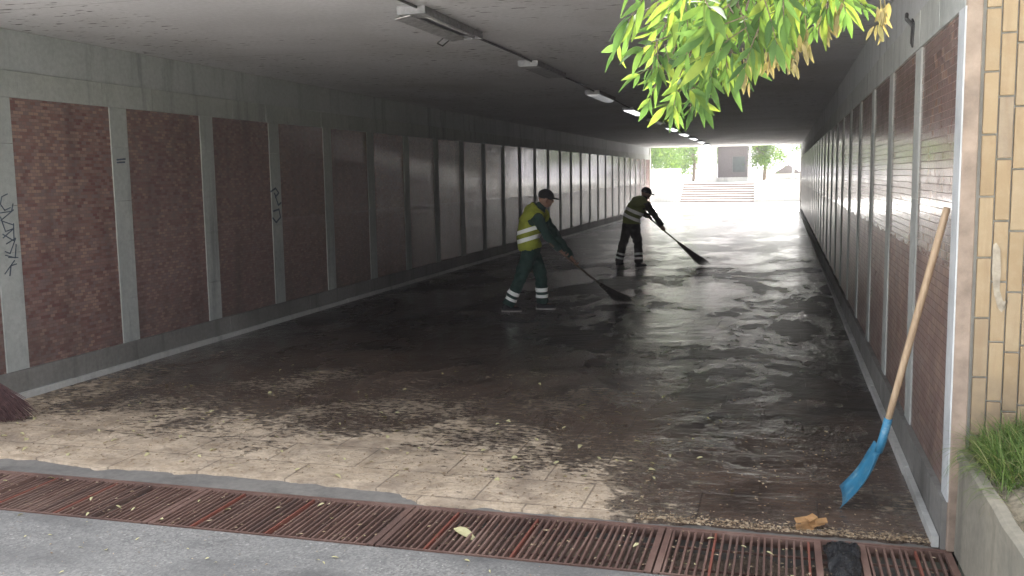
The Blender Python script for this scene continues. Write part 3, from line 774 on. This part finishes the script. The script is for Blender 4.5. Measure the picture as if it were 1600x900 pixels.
# ================================================================= PEOPLE
def remesh(b, voxel, mat, name, parent, smooth_it=4, wrinkle=0, seed=0):
    me = b.mesh('tmp', [mat]); o = bpy.data.objects.new('tmp', me); C.objects.link(o)
    r = o.modifiers.new('r', 'REMESH'); r.mode = 'VOXEL'; r.voxel_size = voxel
    if smooth_it: s_ = o.modifiers.new('s', 'SMOOTH'); s_.iterations = smooth_it; s_.factor = .5
    dg = bpy.context.evaluated_depsgraph_get(); ev = o.evaluated_get(dg); me2 = bpy.data.meshes.new_from_object(ev)
    bpy.data.objects.remove(o)
    if wrinkle:
        nr = [v.normal.copy() for v in me2.vertices]
        for v, nn in zip(me2.vertices, nr):
            p = v.co; k = noise.noise(Vector((p.x * 7, p.y * 7, p.z * 16 + seed))) + .5 * noise.noise(Vector((p.x * 18, p.y * 18, p.z * 30 + seed)))
            v.co = p + nn * k * wrinkle
    base = wpos(parent)
    for v in me2.vertices: v.co = v.co - base
    me2.name = name; me2.materials.clear(); me2.materials.append(mat)
    for p in me2.polygons: p.use_smooth = True
    return link_mesh(name, me2, parent)
def band(src, parent, name, mat, pn, d0, d1, inflate=.005, keep=None):
    """cut a band out of src's surface between two planes (world normal pn) and lift it"""
    base = wpos(src); bm = bmesh.new(); bm.from_mesh(src.data)
    for v in bm.verts: v.co = v.co + base
    pn = Vector(pn).normalized()
    for d, flip in ((d0, False), (d1, True)):
        bmesh.ops.bisect_plane(bm, geom=bm.verts[:] + bm.edges[:] + bm.faces[:], plane_co=pn * d, plane_no=pn, clear_inner=not flip, clear_outer=flip)
    if keep: bmesh.ops.delete(bm, geom=[f for f in bm.faces if not keep(f.calc_center_median())], context='FACES')
    bm.normal_update()
    mv = {v: v.normal.copy() for v in bm.verts}
    for v, n_ in mv.items(): v.co = v.co + n_ * inflate
    for v in bm.verts: v.co = v.co - base
    me = bpy.data.meshes.new(name); bm.to_mesh(me); bm.free(); me.materials.clear(); me.materials.append(mat)
    for p in me.polygons: p.use_smooth = True; p.material_index = 0
    o = link_mesh(name, me, parent, Vector((0, 0, 0)) if parent == src else None); return o
def hand(b, wrist, d, palm_n, s=1, curl_axis=None):
    """palm + five curled fingers closing round a stick that runs along curl_axis"""
    d = Vector(d).normalized(); ca = Vector(curl_axis).normalized(); ca = (ca - d * ca.dot(d)).normalized(); n = d.cross(ca)
    if n.dot(Vector(palm_n)) < 0: n = -n
    w_ = Vector(wrist)
    b.tube([w_ - d * .02, w_ + d * .02, w_ + d * .055, w_ + d * .085], [(.026, .02), (.034, .019), (.041, .017), (.040, .014)], 10, side=ca)
    for k, (off, L) in enumerate(((-.030, .068), (-.010, .078), (.010, .073), (.029, .058))):
        p0 = w_ + d * .078 + ca * off
        p1 = p0 + d * L * .42 + n * L * .12; p2 = p1 + n * L * .36 + d * L * .05; p3 = p2 - d * L * .30 + n * L * .12
        b.tube([p0, p1, p2, p3], [.0098, .009, .0085, .0065], 7)
    p0 = w_ + d * .03 - ca * .030; p1 = p0 - ca * .018 + d * .028 + n * .02; p2 = p1 + n * .028 + ca * .014 + d * .01
    b.tube([p0, p1, p2], [.0125, .011, .008], 7)

def worker(P):
    Fv = Vector(P['F']).normalized(); S = Vector((Fv.y, -Fv.x, 0)); U = Vector((0, 0, 1))
    base = Vector(P['base']); t = thing('person', base, P['label'], 'person')
    V3 = lambda k: Vector(P[k])
    pel, belly, chest, upper, neck, headc = map(V3, ('pelvis', 'belly', 'chest', 'upper', 'neck', 'head'))
    hd = Vector(P['head_up']).normalized(); hf = (Fv - hd * Fv.dot(hd)).normalized() if 'head_f' not in P else Vector(P['head_f']); hf = (hf - hd * hf.dot(hd)).normalized(); hs_ = hf.cross(hd)
    def torso(b, g, lo=True):
        pts = [pel - (belly - pel).normalized() * .07, pel, belly, chest, upper, upper.lerp(neck, .65)]
        rad = [(.125, .10), (.165, .12), (.158, .118), (.185, .13), (.20, .105), (.10, .08)]
        b.tube(pts, [(a + g, c + g) for a, c in rad], 20, side=S)
    legs = []
    for s_, k in ((1, 'r'), (-1, 'l')):
        hip = pel + S * s_ * .085 - U * .03; knee = V3('knee_' + k); ank = V3('ankle_' + k); legs.append((hip, knee, ank, s_, k))
    arms = []
    for s_, k in ((1, 'r'), (-1, 'l')):
        sh = V3('sh_' + k); arms.append((sh, V3('elb_' + k), V3('wr_' + k), s_, k))
    def leg(b, L, g, end=0):
        hip, knee, ank, s_, k = L; a2 = knee.lerp(ank, 1 - end)
        b.tube([hip + U * .06, hip.lerp(knee, .35), knee, knee.lerp(ank, .3), a2], [.088 + g, .082 + g, .060 + g, .058 + g, .042 + g * 1.6], 14)
    def arm(b, A, g, end=0):
        sh, el, wr, s_, k = A; w2 = el.lerp(wr, 1 - end); inn = sh - S * s_ * .06
        b.tube([inn, sh, sh.lerp(el, .5), el, el.lerp(w2, .4), w2], [.05 + g, .055 + g, .048 + g, .040 + g, .038 + g, .027 + g * 1.3], 12)
    # body
    b = MB(); torso(b, 0)
    b.tube([upper.lerp(neck, .3), neck, headc - hd * .05 - hf * .01], [.07, .056, .055], 12)
    b.ball(headc + hd * .02 - hf * .008, .094, .074, .105, (hf, hs_, hd), 20, 14)
    b.ball(headc - hd * .045 + hf * .022, .065, .056, .062, (hf, hs_, hd))
    b.ball(headc + hf * .096 - hd * .012, .016, .012, .024, (hf, hs_, hd), 8, 6)
    b.ball(headc + hf * .084 + hd * .022, .012, .045, .010, (hf, hs_, hd), 8, 6)
    b.ball(headc + hf * .080 - hd * .052, .012, .026, .008, (hf, hs_, hd), 8, 6)
    for s_ in (1, -1): b.ball(headc + hs_ * s_ * .076 - hd * .01, .018, .010, .030, (hf, hs_, hd), 8, 6)
    for L in legs:
        leg(b, L, 0); hip, knee, ank, s_, k = L; tf = Vector(P['toe_' + k]).normalized()
        b.tube([ank + U * .01, ank - U * .03 + tf * .02, ank - U * .035 + tf * .12], [.042, .04, .03], 10)
    for A in arms:
        arm(b, A, 0); hand(b, A[2], Vector(P['hand_dir_' + A[4]]), P['palm_' + A[4]], curl_axis=P['stick'])
    remesh(b, .0085, M['skin'], 'body', t, 1)
    for s_ in (1, -1):
        b = MB(); b.ball(headc + hf * .083 + hs_ * s_ * .031 + hd * .004, .008, .011, .006, (hf, hs_, hd), 8, 6); b.build('eye', M['black'], t, smooth=True)
    # jacket
    b = MB(); torso(b, .018)
    for A in arms: arm(b, A, .018, .04)
    b.tube([neck - (neck - upper) * .5, neck + (headc - neck) * .12], [.088, .070], 14)
    remesh(b, .011, M[P['jacket']], 'jacket', t, 3, .013, 3)
    # trousers
    b = MB(); b.tube([pel - U * .09, pel, pel.lerp(belly, .6)], [(.15, .125), (.182, .137), (.172, .13)], 18, side=S)
    for L in legs: leg(b, L, .022, .02)
    tr = remesh(b, .011, M[P['trousers']], 'trousers', t, 3, .015, 9)
    for L in legs:
        hip, knee, ank, s_, k = L; ax = (knee - ank).normalized(); mid = ank
        for z0, z1 in P['leg_bands']:
            kp = lambda c, a=knee, q=ank: (c - (q + (a - q) * max(0, min(1, (c - q).dot(a - q) / (a - q).length_squared)))).length < .11
            band(tr, tr, 'reflective_stripe', M['tape'], ax, ank.dot(ax) + z0, ank.dot(ax) + z1, .004, kp)
    # vest
    b = MB()
    lowp = pel - (belly - pel).normalized() * .0 ; pts = [lowp, pel.lerp(belly, .5), belly, chest, upper, upper.lerp(neck, .62)]
    rad = [(.200, .155), (.198, .153), (.190, .148), (.210, .162), (.222, .145), (.150, .120)]
    b.tube(pts, rad, 24, side=S)
    for A in arms: b.tube([A[0] - S * A[3] * .08, A[0] - S * A[3] * .012 - U * .005], [.100, .092], 14)
    ve = remesh(b, .011, M[P['vest']], 'vest', t, 3, .011, 5)
    ax = Vector(P['vest_ax']).normalized()
    for d0, d1 in P['vest_bands']:
        q = belly.dot(ax); band(ve, ve, 'reflective_stripe', M['tape'], ax, q + d0, q + d1, .004)
    # cap
    b = MB(); up0 = headc + hd * .045
    b.ball(up0 - hf * .008, .105, .086, .082, (hf, hs_, hd), 20, 12)
    b.tube([up0 - hd * .012 - hf * .004, up0 + hd * .012 - hf * .004], [(.105, .087), (.106, .088)], 20, side=hf)
    b.ball(up0 + hf * .105 - hd * .018, .075, .066, .010, (hf, hs_, (hd + hf * .25).normalized()), 16, 8)
    remesh(b, .006, M['black'], 'cap', t, 2)
    # shoes
    for L in legs:
        ank = L[2]; tf = Vector(P['toe_' + L[4]]); tf.z = 0; tf.normalize(); z = max(0, ank.z - .085); sx = tf.cross(U)
        a0 = Vector((ank.x, ank.y, z)); b = MB()
        b.tube([a0 + U * .11 - tf * .015, a0 + U * .07 - tf * .01, a0 + U * .05], [.052, .054, .05], 12)
        b.tube([a0 + U * .045 - tf * .075, a0 + U * .048 - tf * .04, a0 + U * .05 + tf * .03, a0 + U * .045 + tf * .11, a0 + U * .038 + tf * .175], [(.03, .025), (.042, .036), (.046, .04), (.05, .032), (.03, .02)], 12, side=sx)
        sh = remesh(b, .008, M['black'], 'shoe', t, 2)
        b = MB(); pts = []
        for k in range(20):
            a = 2 * math.pi * k / 20; r_ = tf * math.cos(a) * .135 + sx * math.sin(a) * (.046 + .008 * math.cos(a)); pts.append(a0 + tf * .05 + r_)
        b.prism([(p.x, p.y) for p in pts][::-1], z + .004, z + .024); b.build('sole', M['sole'], sh)
    return t
# worker one: profile, facing right
stick1 = Vector((-2.12, 12.92, .02)) - Vector((-2.70, 11.74, .80))
worker(dict(base=(-3.2, 11.9, 0), F=(.96, .28, 0), label='street sweeper in olive hi-vis vest and dark cap, nearer the camera',
    pelvis=(-3.14, 11.9, .83), belly=(-3.165, 11.88, .97), chest=(-3.12, 11.88, 1.16), upper=(-3.05, 11.88, 1.30), neck=(-2.975, 11.89, 1.385), head=(-2.925, 11.90, 1.465),
    head_up=(.22, .02, 1), knee_r=(-3.24, 11.77, .46), ankle_r=(-3.42, 11.76, .092), knee_l=(-3.03, 12.02, .47), ankle_l=(-3.03, 12.05, .092),
    toe_r=(.9, .1, 0), toe_l=(.98, .12, 0), sh_r=(-2.99, 11.69, 1.235), elb_r=(-2.83, 11.62, .99), wr_r=(-2.70, 11.70, .825), sh_l=(-3.02, 12.07, 1.245), elb_l=(-2.84, 12.15, .96), wr_l=(-2.62, 12.01, .70),
    hand_dir_r=(.55, .15, -.6), hand_dir_l=(.5, .0, -.75), palm_r=(0, 1, 0), palm_l=(0, -1, 0), stick=tuple(stick1), jacket='green', trousers='green', vest='vest',
    vest_ax=(-.30, 0, 1), vest_bands=[(-.045, .008), (.065, .115)], leg_bands=[(.085, .125), (.165, .215)]))
broom((-2.80, 11.55, .92), (-2.33, 12.5, .30), (-2.08, 12.98, .015), .17, 'dark twig broom held by the sweeper in the olive vest', 260, M['bristle'], M['darkwood'], 2, (1, -.2, 0))
# worker two: seen from behind, leaning right
stick2 = Vector((-1.5, 18.5, .02)) - Vector((-2.45, 18.0, .98))
worker(dict(base=(-2.8, 18, 0), F=(.72, .70, 0), label='street sweeper bending over a broom, further into the tunnel',
    pelvis=(-2.76, 17.98, .84), belly=(-2.75, 17.98, .96), chest=(-2.68, 18.02, 1.12), upper=(-2.60, 18.09, 1.24), neck=(-2.535, 18.15, 1.315), head=(-2.505, 18.19, 1.395),
    head_up=(.25, .2, 1), head_f=(.8, .6, -.3), knee_r=(-2.62, 17.92, .46), ankle_r=(-2.60, 17.86, .092), knee_l=(-2.93, 18.10, .47), ankle_l=(-3.03, 18.14, .092),
    toe_r=(.6, .7, 0), toe_l=(.3, .9, 0), sh_r=(-2.44, 17.96, 1.18), elb_r=(-2.30, 17.98, .96), wr_r=(-2.19, 18.05, .79), sh_l=(-2.72, 18.24, 1.20), elb_l=(-2.56, 18.36, 1.0), wr_l=(-2.46, 18.17, .97),
    hand_dir_r=(.35, .35, -.8), hand_dir_l=(.6, -.5, -.3), palm_r=(0, 1, 0), palm_l=(0, -1, 0), stick=tuple(stick2), jacket='darkcloth', trousers='darkcloth', vest='vest_dark',
    vest_ax=(.42, 0, 1), vest_bands=[(-.03, .03), (.095, .155)], leg_bands=[(.075, .115), (.16, .20)]))
broom((-2.55, 17.98, 1.06), (-1.90, 18.25, .46), (-1.42, 18.5, .015), .15, 'dark twig broom held by the further sweeper', 260, M['bristle'], M['darkwood'], 3, (.9, -.4, 0))

# ================================================================= HANGING BRANCH (the tree stands right of the picture)
def camray(px, py, dist):      # world point seen in direction (px, py), used to lay out the branch at real distances
    v = mw.to_3x3() @ Vector((px - 800, -(py - 450), -F_PX)); return Vector((0, 0, 1.75)) + v * (dist / F_PX)
t = thing('maple_tree', (2.35, 2.5, .55), 'leafy maple with a light green branch hanging before the tunnel mouth', 'tree')
tb = MB(); tb.tube([(2.35, 2.5, .5), (2.3, 2.48, 1.5), (2.15, 2.45, 2.6), (2.2, 2.5, 3.8), (2.1, 2.6, 5.2)], [.13, .11, .09, .07, .03], 12); tb.build('trunk', M['bark'], t, smooth=True)
bb = MB()
main = [Vector((2.15, 2.45, 2.6)), Vector((1.4, 2.4, 2.75)), Vector((.75, 2.25, 2.72)), Vector((.32, 2.15, 2.58)), Vector((.05, 2.05, 2.42))]
bb.tube(main, [.035, .026, .018, .012, .006], 8)
lv = MB(); sv = MB(); rnd = random.Random(21)
def leaflet(p, d, L, W):
    d = d.normalized(); up = Vector((rnd.gauss(0, .5), -1 + rnd.gauss(0, .5), rnd.gauss(.5, .5))).normalized(); sx = d.cross(up).normalized(); up = sx.cross(d)
    vs_, fs_ = leaf_mesh(L, W, rnd.uniform(.0, .45), 6, rnd.uniform(.05, .45))
    lv.add([p + sx * a + d * y_ + up * z for a, y_, z in vs_], fs_)
def compound(p, d, s_=1.0, n=5):
    d = d.normalized(); L = .07 * s_; q = [p, p + d * L * .5 + Vector((0, 0, -.006)), p + d * L + Vector((0, 0, -.02))]
    bb.tube(q, [.0016, .0013, .001], 4, cap=False)
    sd = d.cross(Vector((0, 1, .3))).normalized()
    for k in range(n // 2):
        pp = q[0].lerp(q[2], .45 + .4 * k / max(1, n // 2 - 1))
        for s2 in (-1, 1):
            leaflet(pp, d * .75 + sd * s2 * rnd.uniform(.35, .7) + Vector((0, 0, -.45)), rnd.uniform(.045, .07) * s_, rnd.uniform(.0065, .0105) * s_)
    leaflet(q[2], d + Vector((0, 0, -.4)), rnd.uniform(.055, .08) * s_, rnd.uniform(.008, .012) * s_)
# clusters (direction in the picture, metres away, drift) spread over depth
spots = [(1010, 20, 1.7), (1040, -10, 1.8), (1030, 60, 1.9), (1075, 15, 1.6), (1060, 70, 2.0), (1110, 30, 1.7), (1100, -15, 1.9), (1130, 65, 1.8), (1085, 95, 2.2), (1065, 130, 2.3), (1100, 115, 2.1),
         (1160, 20, 1.7), (1155, 60, 1.65), (1190, -5, 1.9), (1200, 45, 1.8), (1235, 10, 1.7), (1250, -20, 1.9), (1275, 30, 1.75), (1300, 0, 1.9), (1290, -25, 1.6), (1330, -15, 1.8), (1360, 5, 1.9), (1370, -25, 1.7), (1345, 20, 2.0), (1215, -25, 2.1), (1170, -20, 2.2), (1135, -5, 2.1), (1060, -30, 2.0), (1080, 45, 2.1), (1020, -30, 1.9),
         (1090, 60, 1.8), (1050, 105, 2.1), (1120, 100, 2.0), (1180, 35, 2.0), (1140, 40, 2.2)]
spots = [(1058 + (a - 1010) * .74, c * .85 - 34, e) for a, c, e in spots] + [(1062, 118, 2.2), (1085, 108, 2.1), (1045, 95, 2.1), (1108, 88, 2.0), (1035, 50, 1.9), (1070, 128, 2.3), (1020, 20, 1.9)]
for (px, py, ds) in spots:
    p = camray(px, py, ds)
    m0 = min(main[1:], key=lambda q: (q - p).length) ; mid = (m0 + p) / 2 + Vector((0, 0, .05))
    bb.tube([m0, mid, p], [.004, .003, .0018], 5, cap=False)
    for k in range(4):
        d = Vector((rnd.gauss(-.35, .6), rnd.gauss(0, .5), rnd.gauss(-.55, .4)))
        compound(p + Vector((rnd.gauss(0, .02), rnd.gauss(0, .05), rnd.gauss(0, .02))), d, rnd.uniform(.6, 1.0), 5)
for k in range(260):   # the rest of the crown, above the picture
    f_ = rnd.random(); i = min(3, int(f_ * 4)); m0 = main[i].lerp(main[i + 1], f_ * 4 - i); p = m0 + Vector((rnd.gauss(0, .3), rnd.gauss(0, .35), abs(rnd.gauss(.15, .3)) + .14))
    compound(p, Vector((rnd.gauss(0, .7), rnd.gauss(0, .7), -.4)), rnd.uniform(.8, 1.2), 5)
bb.build('branch', M['bark'], t, smooth=True)
lv.build('foliage', M['leaf'], t, smooth=True)
for (px, py, ds) in [(1215, 85, 1.8), (1240, 95, 1.8), (1258, 70, 1.8), (1160, 120, 2.0), (1245, 60, 1.9), (1375, 40, 1.9), (1380, 20, 1.9), (1290, 45, 1.8), (1310, 20, 1.8), (1200, 100, 1.85)]:
    sv = MB()
    for k in range(9):
        p = camray(px + rnd.gauss(0, 5), py + rnd.gauss(-8, 9), ds + rnd.gauss(0, .006)); d = Vector((rnd.gauss(0, .3), rnd.gauss(0, .3), -1)).normalized()
        vs_, fs_ = leaf_mesh(.032, .006, .1, 4, .2); up = Vector((rnd.gauss(0, 1), -1, 0)).normalized(); sx = d.cross(up).normalized()
        sv.add([p + sx * a + d * y_ + up * z for a, y_, z in vs_], fs_)
    sv.tube([camray(px, py - 45, ds), camray(px + 3, py - 10, ds), camray(px, py + 12, ds)], .0015, 4)
    sv.build('seed_cluster', M['seed'], t, smooth=True)

# ================================================================= GRASS IN THE PLANTER
b = MB(); rnd = random.Random(8)
def blade(p, d, L, w_, droop):
    d = d.normalized(); sx = d.cross(Vector((0, 0, 1))).normalized() if abs(d.z) < .99 else Vector((1, 0, 0)); vs_ = []; n = 5
    q = Vector(p)
    for i in range(n + 1):
        ww = w_ * (1 - (i / n) ** 1.5) + .0003; vs_ += [q - sx * ww, q + sx * ww]; q = q + d * L / n; d = (d + Vector((0, 0, -droop / n))).normalized()
    b.add(vs_, [(2 * i, 2 * i + 1, 2 * i + 3, 2 * i + 2) for i in range(n)])
for k in range(9000):
    x = .85 + abs(rnd.gauss(0, .4)); y = 4.58 - abs(rnd.gauss(0, .32)) if rnd.random() < .6 else rnd.uniform(1.0, 4.5)
    if x > 3.5: continue
    if y < 4.0 and noise.noise(Vector((x * 4, y * 4, 0))) < .05: continue
    if y < 3.6 and x < 1.1: continue
    a = rnd.uniform(0, 6.28); blade((x, y, .47 + min(.25, (x - .83) * .35)), Vector((math.cos(a) * .6, math.sin(a) * .6 - .15, rnd.uniform(.4, 1.2))), rnd.uniform(.07, .22), rnd.uniform(.0012, .0034), rnd.uniform(.6, 2.2))
for k in range(60):    # runners hanging over the rim
    y = rnd.choice([4.5, 4.3, 3.95]) + rnd.gauss(0, .07); blade((.80 + rnd.random() * .05, min(4.56, y), .49), Vector((-1, rnd.gauss(0, .4), rnd.uniform(.1, .5))), rnd.uniform(.08, .2), .0014, rnd.uniform(1.5, 3.5))
tag(b.build('grass', M['grass']), 'green uncut grass growing along the planter', 'grass', kind='stuff')

# ================================================================= HAZE
hm = bpy.data.materials.new('damp tunnel air'); hm.use_nodes = True; ht = hm.node_tree
ht.nodes.remove(ht.nodes['Principled BSDF']); pv = ht.nodes.new('ShaderNodeVolumePrincipled')
pv.inputs['Color'].default_value = (.93, .9, 1, 1); pv.inputs['Density'].default_value = .0024; pv.inputs['Anisotropy'].default_value = .8
ht.links.new(pv.outputs[0], ht.nodes['Material Output'].inputs['Volume'])
b = MB(); b.box(-950, 950, -550, 1250, -2.6, 9.5); tag(b.build('haze', hm), 'thin damp haze in the air', 'haze', kind='stuff')
